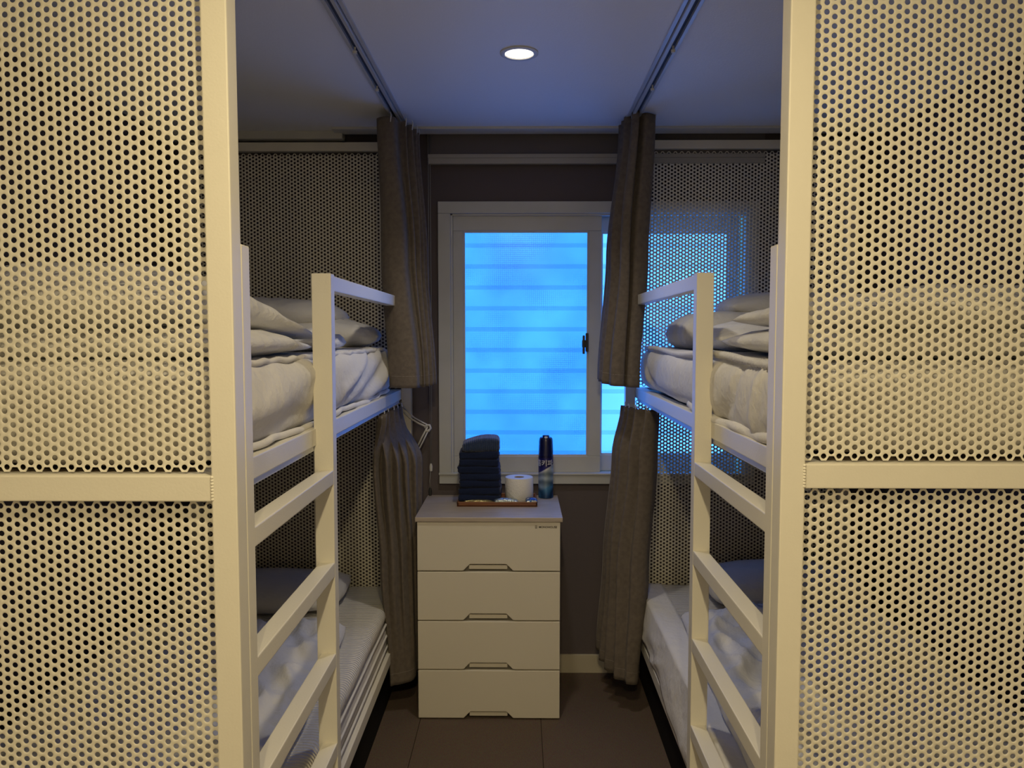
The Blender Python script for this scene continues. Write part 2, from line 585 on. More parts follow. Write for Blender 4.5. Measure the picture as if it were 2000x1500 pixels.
struct(box('baseboard_back', -XW, XW, WY - .012, WY, 0, 0.082, 'base', bev=0.002))
struct(box('baseboard_left', -XW, -XW + .012, -1.9, WY - .012, 0, 0.082, 'base', bev=0.002))
struct(box('baseboard_right', XW - .012, XW, -1.9, WY - .012, 0, 0.082, 'base', bev=0.002))
# edge of the dropped ceiling before the far wall
struct(boxes('trim_1', [(-0.77, XW, 3.195, 3.279, CEIL_Z - .010, CEIL_Z + .001), (-XW, -0.74, 3.255, 3.315, CEIL_Z - .032, CEIL_Z + .001)], 'trim', bev=0.002))

# ------------------------------------------------------------------ window
win = struct(empty('window_1', ((WX0 + WX1) / 2, WY, WZ0)))
wl = Vector(win.location)
def wb(name, lst, m, parent=win, bev=0.0025):
    off = wl
    p = parent
    while p is not win and p is not None:
        off = off + Vector(p.location)
        p = p.parent
    return boxes(name, [(a - off.x, b - off.x, c - off.y, d - off.y, e - off.z, f - off.z) for a, b, c, d, e, f in lst], m, parent, bev)
FX0, FX1, FZ0, FZ1 = -0.349, 1.013, 0.846, 2.058
wb('window_frame', [(FX0, FX1, WY - .022, WY + .09, FZ1 - .050, FZ1), (FX0, FX1, WY - .022, WY + .09, FZ0, FZ0 + .045),
                    (FX0, FX0 + .053, WY - .022, WY + .09, FZ0 + .045, FZ1 - .05), (FX1 - .053, FX1, WY - .022, WY + .09, FZ0 + .045, FZ1 - .05)], 'frame')
wb('frame_lip', [(FX0 + .053, FX0 + .062, WY - .010, WY + .02, FZ0 + .045, FZ1 - .05), (FX0 + .053, FX1 - .053, WY - .010, WY + .02, FZ1 - .058, FZ1 - .05)], 'frame', bev=.001)
wb('window_sill', [(FX0 - .002, FX1 + .002, WY - .030, WY + .012, FZ0 + .040, FZ0 + .048)], 'frame', bev=.002)
def sash(x0, x1, y0, y1, st_l, st_r, gm):
    s = wb('sash', [(x0, x1, y0, y1, 1.938, 2.006), (x0, x1, y0, y1, 0.893, 0.964), (x0, x0 + st_l, y0, y1, .964, 1.938), (x1 - st_r, x1, y0, y1, .964, 1.938)], 'frame')
    ym = (y0 + y1) / 2
    wb('glazing_bead', [(x0 + st_l, x1 - st_r, y0 + .006, ym, 1.930, 1.940), (x0 + st_l, x1 - st_r, y0 + .006, ym, .962, .970),
                        (x0 + st_l, x0 + st_l + .007, y0 + .006, ym, .97, 1.93), (x1 - st_r - .007, x1 - st_r, y0 + .006, ym, .97, 1.93)], 'frame', bev=.001)
    me = bpy.data.meshes.new('window_pane')
    a, b = x0 + st_l - wl.x, x1 - st_r - wl.x
    y = ym - wl.y
    bm = bmesh.new()
    add_box(bm, a - .004, b + .004, y, y + .004, .958 - wl.z, 1.944 - wl.z)
    bm.to_mesh(me)
    bm.free()
    link('window_pane', me, gm, win)
    return s
sash(-0.287, 0.352, WY + .004, WY + .034, .044, .055, 'glass_a')
sash(0.300, 0.951, WY + .046, WY + .076, .055, .044, 'glass_b')
la = wb('latch', [(0.284, 0.296, WY - .012, WY + .004, 1.420, 1.500)], 'latch')
wb('latch_lever', [(0.268, 0.286, WY - .020, WY - .008, 1.438, 1.470), (0.270, 0.280, WY - .022, WY - .010, 1.410, 1.490)], 'latch', bev=.003)
# outside roll shutter: overlapping slats
zt = 1.982
for k in range(12):
    o = wb('shutter_slat', [(-0.30, 0.97, WY + .118 + (k % 2) * .004, WY + .1205 + (k % 2) * .004, zt - .094 - .009, zt + .009)], 'slat', bev=0)
    zt -= .0928

# ------------------------------------------------------------------ perforated panels
PX, PZ = 0.01352, 0.01561                  # column and hole pitch
def perf_mesh(name, wdt, hgt):
    nx = int(wdt / PX)
    offx = (wdt - nx * PX) / 2 + PX / 2
    t = 0.0016
    r0, r1 = 0.00475, 0.00545
    K = 12
    an = [2 * math.pi * k / K for k in range(K)]
    hexr = PX * 2 / 3
    hexp = []
    for k in range(K):                     # 6 corners and 6 edge midpoints
        rr = hexr if k % 2 == 0 else hexr * math.cos(math.pi / 6)
        hexp.append((rr * math.cos(an[k]), rr * math.sin(an[k])))
    base = []
    for (x, z) in hexp: base.append((x, 0, z))
    for a in an: base.append((r1 * math.cos(a), 0, r1 * math.sin(a)))
    for a in an: base.append((r0 * math.cos(a), .0006, r0 * math.sin(a)))
    for a in an: base.append((r0 * math.cos(a), t, r0 * math.sin(a)))
    for (x, z) in hexp: base.append((x, t, z))
    base = np.array(base)
    fq = []
    for ring in range(4):
        for k in range(K):
            k2 = (k + 1) % K
            fq.append((ring * K + k, ring * K + k2, (ring + 1) * K + k2, (ring + 1) * K + k))
    fq = np.array(fq)
    cs = []
    for i in range(nx):
        oz = PZ * (0.5 if i % 2 else 0.0)
        nz = int((hgt - oz) / PZ)
        for j in range(nz):
            cs.append((offx + i * PX, 0, oz + PZ / 2 + j * PZ))
    cs = np.array(cs)
    V = (cs[:, None, :] + base[None]).reshape(-1, 3)
    F = (fq[None] + (np.arange(len(cs)) * len(base))[:, None, None]).reshape(-1, 4)
    V[:, 0] = np.clip(V[:, 0], 0, wdt)
    V[:, 2] = np.clip(V[:, 2], 0, hgt)
    me = bpy.data.meshes.new(name)
    me.vertices.add(len(V))
    me.vertices.foreach_set('co', V.ravel())
    me.loops.add(len(F) * 4)
    me.loops.foreach_set('vertex_index', F.ravel().astype(np.int32))
    me.polygons.add(len(F))
    me.polygons.foreach_set('loop_start', np.arange(0, len(F) * 4, 4, dtype=np.int32))
    me.polygons.foreach_set('loop_total', np.full(len(F), 4, dtype=np.int32))
    me.update(calc_edges=True)
    me.validate()
    me.materials.append(M['panel'])
    return me

BW = 0.96                                  # bed width
ZR0, ZR1 = 1.217, 1.260                    # upper rail
ZTOP = 2.297
T = 0.042
p_up = perf_mesh('perforated_panel_upper', BW - 2 * T - .004, ZTOP - .036 - ZR1 - .006)
p_lo = perf_mesh('perforated_panel_lower', BW - 2 * T - .004, ZR0 - .250 - .006)

def bunk(s, X0, Y0, L, dz, sw, label):
    root = empty('bunk_bed', (s * X0, Y0, 0))
    tag(root, label, 'bunk bed')
    def B(name, u0, u1, v0, v1, z0, z1, m='paint', parent=root, bev=.0025):
        zz0 = z0 if z0 < 0.01 else z0 + dz
        return box(name, s * u0, s * u1, v0, v1, zz0, z1 + dz, m, parent, bev)
    # four posts
    for u in (0, BW - T):
        for v in (0, L - T):
            B('post', u, u + T, v, v + T, 0.0, ZTOP)
    # head and foot end rails
    for v in (0.0015, L - T + .0015):
        for z0, z1 in ((ZR0, ZR1), (ZTOP - .036, ZTOP), (.205, .250)):
            B('end_rail', T - .001, BW - T + .001, v, v + T - .003, z0, z1)
    # perforated sheets, front of the foot end and of the head end
    for v in (0.020, L - T + .020):
        for me, z in ((p_up, ZR1 + .003), (p_lo, .253)):
            o = bpy.data.objects.new('perforated_panel', me)
            COL.objects.link(o)
            o.parent = root
            x = T + .002 if s > 0 else -(BW - T - .002)
            o.location = (x, v, z + dz)
    # long rails of both bunks
    for z0, z1 in ((ZR0, ZR1), (.205, .250)):
        for u in (T, BW - T - .040):
            B('side_rail', u, u + .040, T - .004, L - T + .004, z0, z1)
        B('bed_deck', T + .040, BW - T - .040, T, L - T, z0 + .022, z0 + .034, 'board', bev=0)
    # curtain track under the upper rail
    tr = B('lower_curtain_track', T + .006, T + .030, T + .01, L - T - .01, ZR0 - .014, ZR0 + .001, 'alu', bev=.001)
    B('track_slot', T + .014, T + .022, T + .012, L - T - .012, ZR0 - .0146, ZR0 - .0135, 'track_dark', parent=tr, bev=0)
    # black board below the bed; its black also stands in for the shade there
    B('shade_kickboard', T + .030, T + .042, T, L - T, 0.0, .205, 'black', bev=0)
    # ladder: two stiles, five rungs
    lad = B('ladder', 0, .040, T + .002, T + .002 + .038, 0.004, 1.642)
    v2 = 0.650 if s < 0 else 0.655
    B('ladder_stile', 0, sw, v2, v2 + .038, 0.004, 1.642, parent=lad)
    for zt_ in (1.155, .9215, .688, .4545, .221):
        B('rung', .0005, .0385, T + .038, v2 + .002, zt_ - .036, zt_, parent=lad)
    # guard rail from the ladder to the head end
    B('guard_rail', .001, .036, v2 + .036, L - T + .002, 1.600, 1.638)
    # weld beads at the crossbar
    bm = bmesh.new()
    for z in np.arange(ZR0 + .004, ZR1 - .002, .0052):
        bmesh.ops.create_icosphere(bm, subdivisions=2, radius=.0032, matrix=Matrix.Translation((s * (T - .001), 0.0012, z + dz)))
    me = bpy.data.meshes.new('weld_bead')
    bm.to_mesh(me); bm.free()
    link('weld_bead', me, 'paint', root, smooth=True)
    return root

bedL = bunk(-1, 0.463, 1.243, 2.067, 0.0, .048, 'cream steel bunk bed on the left side of the aisle')
bedR = bunk(1, 0.4517, 1.323, 1.997, 0.008, .044, 'cream steel bunk bed on the right, standing before the covered window half')

# ------------------------------------------------------------------ bedding
def gauss(d, wd): return math.exp(-(d / wd) ** 2)
def fold_line(y, z, pts, wd):
    """distance-based crease along a polyline in the (y, z) plane"""
    best = 9
    p = Vector((y, z))
    for a, b in zip(pts[:-1], pts[1:]):
        a, b = Vector(a), Vector(b)
        ab = b - a
        t = max(0, min(1, (p - a).dot(ab) / ab.length_squared))
        best = min(best, (p - (a + ab * t)).length)
    return gauss(best, wd)

def mattress(s, xin, wdt, y0, y1, z0, z1, folds, nm, label, m, amp, bulge, rad=.045, seed=0):
    cx = s * (xin + wdt / 2)
    cy = (y0 + y1) / 2
    def disp(q, n):
        Y, Z, X = q.y + cy, q.z + z0, q.x
        d = 0.0
        side = max(0.0, -s * n.x)                     # the face towards the aisle
        hz = (q.z / (z1 - z0))
        d += bulge * side * math.sin(math.pi * min(1, max(0, hz * .9 + .05)))
        d += amp * noise.noise(Vector((X * 3, Y * 3, Z * 3 + seed))) * 1.2
        for pts, wd, a in folds:
            d += a * side * fold_line(Y, Z, pts, wd)
        d += amp * .5 * ridge(noise.noise(Vector((X * 4, Y * 4 + seed, Z * 4)))) * (0.3 + side)
        return q + n * d
    vf = soft_box((wdt, y1 - y0, z1 - z0), rad, .016, disp)
    o = cloth(nm, [move(vf, (cx, cy, z0))], m, None, (cx, cy, z0))
    tag(o, label, 'mattress')
    return o

# upper left: sheeted thick mattress, folds running from the far top corner
fl = [([(3.00, 1.43), (2.78, 1.36), (2.50, 1.29), (2.25, 1.26)], .016, -.014),
      ([(3.02, 1.43), (2.86, 1.33), (2.60, 1.275)], .022, .014),
      ([(2.72, 1.43), (2.50, 1.36), (2.24, 1.30)], .014, -.013),
      ([(2.66, 1.43), (2.42, 1.37), (2.2, 1.33)], .020, .010),
      ([(3.05, 1.42), (3.00, 1.33), (2.88, 1.27)], .014, -.012),
      ([(1.45, 1.29), (1.75, 1.31), (2.08, 1.285)], .020, -.014),
      ([(1.40, 1.34), (1.65, 1.36), (1.9, 1.40)], .030, .010)]
mUL = mattress(-1, .520, .86, 1.31, 3.12, ZR1, 1.445, fl, 'mattress', 'white sheeted mattress with long side folds on the top bunk of the left bed', 'sheet', .006, .012, .055, 1)
tk = []
def ruffle(s, xin, ys, zf, r, wav, amp, name, parent, m='sheet', n=26):
    """gathered elastic seam: a wavering soft tube"""
    pts = []
    N = len(ys)
    for i, y in enumerate(ys):
        pts.append((s * (xin + .004 * math.sin(y * 31)), y, zf(y) + amp * math.sin(y * wav)))
    o = tube(name, pts, r, m, parent, 10, loc=tuple(-Vector(parent.location)) if parent else (0, 0, 0))
    return o
ruffle(-1, .524, np.linspace(1.36, 3.05, 90), lambda y: 1.268 + .004 * math.sin(y * 9), .008, 40, .0015, 'sheet_hem', mUL)
ruffle(-1, .536, np.linspace(1.36, 3.03, 90), lambda y: 1.435, .007, 60, .0018, 'top_seam', mUL)

mUR = mattress(1, .505, .86, 1.40, 3.17, ZR1 + .010, 1.440, [
      ([(1.75, 1.44), (1.80, 1.34), (1.95, 1.28)], .018, -.013),
      ([(1.6, 1.44), (1.62, 1.36), (1.66, 1.27)], .022, .010),
      ([(3.05, 1.43), (2.95, 1.33), (2.75, 1.28)], .016, -.014),
      ([(3.10, 1.38), (3.05, 1.31), (2.95, 1.28)], .012, -.010),
      ([(2.15, 1.30), (2.0, 1.28), (1.6, 1.285)], .018, .014)],
      'mattress', 'white sheeted mattress with gathered top edge on the top bunk of the right bed', 'sheet', .007, .014, .055, 5)
# gathered elastic edge with puckers
vs, fs = [], []
N = 170
for i in range(N + 1):
    y = 1.42 + (3.10 - 1.42) * i / N
    for k in range(9):
        a = 2 * math.pi * k / 9
        rr = .0085 * (1 + .35 * math.sin(y * 330 + k) * (1 if 1.4 < y < 2.5 else .3))
        vs.append((.508 + rr * math.cos(a) * .8, y, 1.436 + .006 * math.sin(y * 7) + rr * math.sin(a)))
for i in range(N):
    for k in range(9):
        k2 = (k + 1) % 9
        fs.append((i * 9 + k, i * 9 + k2, (i + 1) * 9 + k2, (i + 1) * 9 + k))
c = cloth('elastic_edge', [([Vector(v) - Vector(mUR.location) for v in vs], fs)], 'sheet', mUR)
ruffle(1, .508, np.linspace(1.44, 2.3, 60), lambda y: 1.285 - .012 * math.sin((y - 1.44) * 3.6), .012, 22, .003, 'sheet_hem', mUR)

# upper left duvet, folded in layers at the foot end
def wedge(y_end, k):                       # thins the slab towards y_end (local coords)
    def f(x, y, z): return z * (1 - k * max(0, (y - y_end)) / .5) if y > y_end else z
    return f
d1 = puff((-.92, 1.68, 1.437), (.80, .70, .080), 0.03, 3, .014, tip=wedge(.05, .7))
d2 = puff((-.94, 1.74, 1.486), (.78, .82, .150), -0.10, 8, .020, pw=2.2, tip=wedge(-.08, 1.15))
o = cloth('duvet', [d1, d2], 'duvet', None, (-.92, 1.70, 1.445))
tag(o, 'white folded duvet heaped at the foot of the left top bunk', 'duvet')
o = cloth('pillow', [puff((-.84, 2.93, 1.440), (.60, .36, .105), .02, 12, .018, crease=1.6)], 'pillowcase', None, (-.84, 2.93, 1.445))
tag(o, 'crumpled white pillow under the taller one at the head of the left top bunk', 'pillow')
o = cloth('pillow', [puff((-.99, 2.95, 1.512), (.64, .38, .115), .05, 13, .012)], 'pillowcase', None, (-.99, 2.95, 1.52))
tag(o, 'plump white pillow, upper of the two on the left top bunk', 'pillow')
o = cloth('blanket', [puff((-.80, 2.38, 1.440), (.50, .56, .055), .15, 15, .020, crease=1.7)], 'duvet', None, (-.80, 2.38, 1.445))
tag(o, 'rumpled white blanket lying between duvet and pillows on the left top bunk', 'blanket')

# upper right
d1 = puff((.93, 1.78, 1.440), (.80, .66, .080), 0.02, 21, .014)
d2 = puff((.95, 1.72, 1.500), (.80, .60, .085), 0.16, 25, .018, tip=wedge(-.05, .4))
o = cloth('duvet', [d1, d2], 'duvet', None, (.93, 1.78, 1.445))
tag(o, 'white folded duvet at the foot of the right top bunk', 'duvet')
o = cloth('pillow', [puff((.858, 2.86, 1.440), (.60, .36, .132), .0, 31, .010, pw=6, crease=.6)], 'pillowcase', None, (.83, 2.88, 1.44))
tag(o, 'rounded white pillow nearest the aisle at the head of the right top bunk', 'pillow')
o = cloth('pillow', [puff((1.03, 2.90, 1.545), (.56, .36, .105), -.05, 33, .010, crease=.6)], 'pillowcase', None, (1.03, 2.9, 1.55))
tag(o, 'white pillow lying on top of the rounded one on the right top bunk', 'pillow')
o = cloth('blanket', [puff((.88, 2.36, 1.440), (.66, .60, .095), -.12, 36, .014)], 'duvet', None, (.88, 2.36, 1.44))
tag(o, 'white blanket folded in the middle of the right top bunk', 'blanket')

# lower mattresses
def low_mattress(s, xin, wdt, y0, y1, label):
    cx, cy = s * (xin + wdt / 2), (y0 + y1) / 2
    root = empty('mattress', (cx, cy, .250))
    tag(root, label, 'mattress')
    def dd(q, n): return q + n * .004 * noise.noise(q * 4)
    cloth('mattress_core', [soft_box((wdt, y1 - y0, .13), .03, .03, dd)], 'mattress', root)
    c = cloth('mattress_pad', [move(soft_box((wdt + .006, y1 - y0 + .006, .062), .028, .016, lambda q, n: q + n * (.003 * noise.noise(q * 5))), (0, 0, .120))], 'quilt', root)
    hw, hl, r = wdt / 2 + .004, (y1 - y0) / 2 + .004, .03
    for z in (.026, .072, .122):
        pts = []
        for qx, qy, a0 in ((hw - r, hl - r, 0), (-hw + r, hl - r, 90), (-hw + r, -hl + r, 180), (hw - r, -hl + r, 270)):
            for k in range(7):
                a = R(a0 + 15 * k)
                pts.append((qx + r * math.cos(a), qy + r * math.sin(a), z))
        # resample long sides for a little waviness
        dense = []
        for i in range(len(pts)):
            a, b = Vector(pts[i]), Vector(pts[(i + 1) % len(pts)])
            m_ = max(1, int((b - a).length / .06))
            for t in range(m_):
                p = a.lerp(b, t / m_)
                p.z += .002 * noise.noise(p * 6 + Vector((0, 0, z * 50)))
                dense.append(tuple(p))
        tube('piping', dense, .0042, 'mattress', root, 6, closed=True)
    return root
low_mattress(-1, .522, .84, 1.30, 3.20, 'piped mattress with a rippled pad on the lower bunk of the left bed')
low_mattress(1, .523, .84, 1.38, 3.24, 'piped mattress with a rippled pad on the lower bunk of the right bed')

d1 = puff((-.95, 1.98, .432), (.76, 1.36, .070), .03, 41, .034, pw=5, crease=1.7, step=.011)
o = cloth('duvet', [d1], 'duvet', None, (-.95, 1.98, .43))
tag(o, 'white duvet spread over the near part of the left lower bunk', 'duvet')
o = cloth('pillow', [puff((-1.02, 3.00, .430), (.66, .40, .105), .04, 43, .008, crease=.5)], 'pillowcase', None, (-1.02, 3.0, .43))
tag(o, 'smooth white pillow at the head of the left lower bunk', 'pillow')

d1 = puff((.93, 2.06, .432), (.76, 1.46, .075), -.03, 51, .036, pw=5, crease=1.8, step=.011)
o = cloth('duvet', [d1], 'duvet', None, (.93, 2.06, .43))
tag(o, 'white duvet rumpled over the right lower bunk', 'duvet')
o = cloth('pillow', [puff((1.05, 3.03, .430), (.62, .38, .145), -.03, 53, .010, crease=.5)], 'pillowcase', None, (1.05, 3.03, .43))
tag(o, 'white pillow at the head of the right lower bunk', 'pillow')

# loose sheet hanging over the aisle side of the right lower mattress
vs, fs = [], []
NY, NZ = 150, 26
for i in range(NY + 1):
    y = 1.42 + (3.20 - 1.42) * i / NY
    drop = .172 + .028 * math.sin(y * 3.3 + .4) + .008 * noise.noise(Vector((y * 4, 0, 0)))
    drop = min(drop, .200)
    for k in range(NZ + 1):
        t = k / NZ
        if t < .3:
            x, z = .60 - t / .3 * .094, .443
        else:
            u = (t - .3) / .7
            x, z = .506 - .010 * math.sin(u * 2.2), .441 - u * drop
        f = noise.noise(Vector((y * 3.2 + t * 1.5, t * 1.5, 3.3)))
        g = ridge(noise.noise(Vector((y * 5 - t * 2.4, t * 1.0, 7.7)))) * .6
        a = max(0, (t - .22)) * .030
        x -= abs(f) * a + g * a * .7
        vs.append(Vector((x, y, z)))
for i in range(NY):
    for k in range(NZ):
        a = i * (NZ + 1) + k
        fs.append((a, a + 1, a + NZ + 2, a + NZ + 1))
o = cloth('bed_sheet', [(vs, fs)], 'sheet', None, (.53, 2.3, .44))
md = o.modifiers.new('solid', 'SOLIDIFY'); md.thickness = .003; md.offset = 1
tag(o, 'loose white sheet hanging over the side of the right lower bunk', 'bed sheet')

# ------------------------------------------------------------------ curtains
def cat(pts, n):
    """Catmull-Rom resample of plan points"""
    P = [Vector((*p, 0)) for p in pts]
    P = [P[0] * 2 - P[1]] + P + [P[-1] * 2 - P[-2]]
    segs = len(P) - 3
    out = []
    for i in range(n + 1):
        s_ = i / n * segs
        k = min(segs - 1, int(s_))
        t = s_ - k
        a, b, c_, d = P[k], P[k + 1], P[k + 2], P[k + 3]
        out.append(0.5 * ((2 * b) + (-a + c_) * t + (2 * a - 5 * b + 4 * c_ - d) * t * t + (-a + 3 * b - 3 * c_ + d) * t ** 3))
    return out

def curtain(levels, zs, label, group, seed, hem=.045, zwob=None):
    """levels: plan polylines (same length) from top to bottom at heights zs"""
    n, rows = 110, 70
    cols = [cat(l, n) for l in levels]
    vs, fs = [], []
    for j in range(rows + 1):
        t = j / rows
        z = zs[0] + (zs[-1] - zs[0]) * t
        k = 0
        while k < len(zs) - 2 and z < zs[k + 1]: k += 1
        u = (z - zs[k]) / (zs[k + 1] - zs[k])
        u = u * u * (3 - 2 * u)
        for i in range(n + 1):
            p = cols[k][i].lerp(cols[k + 1][i], u)
            q = noise.noise(Vector((i * .11, z * 2.2, seed))) * .005
            zz = z + (zwob(i / n) * t * t if zwob else 0)
            vs.append(Vector((p.x + q, p.y + q * .5, zz)))
    for j in range(rows):
        for i in range(n):
            a = j * (n + 1) + i
            fs.append((a, a + 1, a + n + 2, a + n + 1))
    org = vs[n // 2].copy()
    o = cloth('curtain', [(vs, fs)], 'linen', None, tuple(org))
    md = o.modifiers.new('solid', 'SOLIDIFY'); md.thickness = .0022; md.offset = 0
    # stitched hem line
    hl = vs[(rows - 3) * (n + 1):(rows - 2) * (n + 1)]
    tube('hem_stitch', [tuple(v - org) for v in hl[::2]], .0016, 'linen_edge', o, 5)
    tube('side_edge', [tuple(vs[j * (n + 1)] - org) for j in range(0, rows + 1, 3)], .0018, 'linen_edge', o, 5)
    # hooks that carry the curtain
    for f in (.05, .22, .40, .58, .76, .94):
        v = vs[int(n * f)] - org
        tube('hook', [(v.x, v.y, v.z - .02), (v.x + .003, v.y, v.z + .006), (v.x, v.y, v.z + .016)], .0022, 'plastic', o, 6)
    return tag(o, label, 'curtain', group)

cUL = curtain([[(-0.538, 3.05), (-0.540, 2.96), (-0.508, 2.925), (-0.470, 2.93), (-0.460, 2.99), (-0.433, 2.985), (-0.448, 3.04), (-0.416, 3.04), (-0.446, 3.09), (-0.408, 3.10), (-0.446, 3.14), (-0.406, 3.16), (-0.438, 3.20)],
               [(-0.508, 3.010), (-0.523, 2.930), (-0.478, 2.885), (-0.433, 2.890), (-0.420, 2.950), (-0.398, 2.945), (-0.416, 3.000), (-0.383, 3.000), (-0.413, 3.050), (-0.376, 3.060), (-0.413, 3.100), (-0.370, 3.120), (-0.408, 3.160)],
               [(-0.478, 2.960), (-0.486, 2.870), (-0.438, 2.835), (-0.383, 2.840), (-0.370, 2.895), (-0.358, 2.890), (-0.374, 2.940), (-0.348, 2.940), (-0.370, 2.990), (-0.338, 3.000), (-0.370, 3.050), (-0.334, 3.070), (-0.368, 3.120)]],
              [2.305, 1.8, 1.295], 'taupe linen curtain gathered at the head of the left top bunk', 'curtains of the top bunks', 3)
cUR = curtain([[(.455, 3.20), (.40, 3.17), (.438, 3.13), (.402, 3.11), (.432, 3.07), (.405, 3.05), (.440, 3.03), (.425, 2.985), (.450, 2.97), (.452, 3.02), (.478, 2.99), (.520, 3.02), (.515, 3.08)],
               [(.40, 3.20), (.352, 3.16), (.385, 3.12), (.352, 3.10), (.380, 3.05), (.355, 3.03), (.392, 3.01), (.385, 2.96), (.415, 2.95), (.425, 3.00), (.448, 2.97), (.495, 3.00), (.495, 3.06)],
               [(.36, 3.19), (.318, 3.14), (.345, 3.10), (.314, 3.07), (.336, 3.03), (.322, 3.00), (.345, 2.985), (.350, 2.94), (.395, 2.94), (.402, 2.98), (.430, 2.955), (.462, 2.98), (.455, 3.05)]],
              [2.335, 1.8, 1.285], 'taupe linen curtain gathered at the head of the right top bunk, before the window', 'curtains of the top bunks', 9,
              zwob=lambda f: .03 - .03 * f)
cLL = curtain([[(-.50, 2.78), (-.53, 2.84), (-.50, 2.87), (-.54, 2.91), (-.50, 2.94), (-.53, 2.99), (-.495, 3.02), (-.52, 3.06), (-.49, 3.09), (-.52, 3.13), (-.485, 3.16), (-.51, 3.20)],
               [(-.562, 2.94), (-.550, 2.89), (-.535, 2.935), (-.505, 2.89), (-.495, 2.94), (-.465, 2.91), (-.462, 2.97), (-.435, 2.95), (-.438, 3.02), (-.41, 3.01), (-.42, 3.09), (-.40, 3.13)],
               [(-.54, 2.93), (-.525, 2.895), (-.508, 2.92), (-.485, 2.90), (-.468, 2.935), (-.450, 2.92), (-.438, 2.96), (-.422, 2.96), (-.425, 3.02), (-.41, 3.03), (-.415, 3.09), (-.405, 3.13)],
               [(-.512, 2.97), (-.505, 2.940), (-.492, 2.942), (-.475, 2.940), (-.458, 2.944), (-.442, 2.946), (-.428, 2.952), (-.414, 2.97), (-.414, 3.01), (-.408, 3.04), (-.410, 3.09), (-.405, 3.13)]],
              [1.195, .98, .6, .13], 'taupe linen curtain bunched beside the left lower bunk, beside the chest of drawers', 'curtains of the lower bunks', 14,
              zwob=lambda f: -.02 + .035 * f)
cLR = curtain([[(.42, 3.19), (.45, 3.16), (.425, 3.13), (.455, 3.11), (.435, 3.08), (.47, 3.06), (.455, 3.02), (.50, 3.02), (.49, 2.98), (.53, 3.00), (.555, 3.05)],
               [(.385, 3.19), (.415, 3.16), (.39, 3.12), (.42, 3.10), (.40, 3.06), (.44, 3.04), (.43, 3.00), (.475, 3.0), (.465, 2.97), (.515, 2.98), (.545, 3.03)],
               [(.35, 3.19), (.385, 3.15), (.355, 3.11), (.385, 3.09), (.365, 3.05), (.40, 3.03), (.385, 2.99), (.43, 2.985), (.44, 2.96), (.49, 2.97), (.515, 3.02)],
               [(.325, 3.18), (.36, 3.14), (.33, 3.10), (.36, 3.07), (.345, 3.03), (.38, 3.01), (.375, 2.97), (.41, 2.96), (.425, 2.94), (.462, 2.95), (.475, 3.0)]],
              [1.200, 1.0, .55, .145], 'taupe linen curtain bunched beside the right lower bunk', 'curtains of the lower bunks', 22,
              zwob=lambda f: .02 - .05 * f)

# ceiling curtain tracks
for s, X, lab in ((-1, .482, 'white aluminium curtain track on the ceiling over the left bed'), (1, .446, 'white aluminium curtain track on the ceiling over the right bed')):
    r_ = empty('curtain_track', (s * X, 1.2, CEIL_Z))
    tag(r_, lab, 'curtain track', 'ceiling curtain tracks')
    boxes('track_rail', [(-.017, -.0065, -.4, 2.04, -.014, 0), (.0065, .017, -.4, 2.04, -.014, 0), (-.017, .017, -.4, 2.04, -.003, 0)], 'alu', r_, .001)
    box('track_slot', -.006, .006, -.4, 2.04, -.004, -.0032, 'track_dark', r_, 0)
    box('side_strip', -s * .026 - .006, -s * .026 + .006, -.4, 2.04, -.006, 0, 'alu', r_, .001)
    for v in (1.10, 1.45, 1.83):
        lathe('track_runner', [(0, -.030), (.006, -.029), (.007, -.022), (.003, -.018), (.003, -.010), (0, -.010)], 'plastic', r_, (0, v, 0), 12)

# ------------------------------------------------------------------ roller blind above the window
bl = empty('roller_blind', (0.30, 3.305, 2.20))
tag(bl, 'raised grey roller blind with a pale bottom bar above the window', 'roller blind')
bx0, bx1 = -.388 - .30, 1.03 - .30
box('blind_fabric', bx0 + .012, bx1, -.003, .001, .045, .160, 'blind', bl, 0)
boxes('bottom_bar', [(bx0, bx1, -.012, .012, .012, .036), (bx0, bx1, -.015, .012, .036, .052)], 'mouldings', bl, .002)
lathe('blind_tube', [(0, 0), (.02, 0), (.02, bx1 - bx0), (0, bx1 - bx0)], 'blind', bl, (bx0, .0, .175), 20).rotation_euler = (0, R(90), 0)
cd = tube('pull_cord', [(bx0 + .002, -.012, .14), (bx0 + .001, -.012, -.5), (bx0 + .003, -.012, -1.27)], .0018, 'cord', bl, 6)
tube('pull_cord', [(bx0 + .009, -.010, .14), (bx0 + .010, -.010, -.5), (bx0 + .008, -.012, -1.27)], .0018, 'cord', bl, 6)
lathe('cord_joiner', [(0, -.022), (.006, -.02), (.007, 0), (.004, .012), (0, .013)], 'plastic', bl, (bx0 + .005, -.012, -1.275), 14)
tube('cord_tail', [(bx0 + .004, -.012, -1.29), (bx0 - .001, -.012, -1.34), (bx0 + .001, -.012, -1.37)], .0016, 'cord', bl, 6)
lathe('cord_weight', [(0, -.028), (.006, -.024), (.008, -.008), (.005, .008), (0, .010)], 'cord_pull', bl, (bx0 + .001, -.012, -1.378), 14)

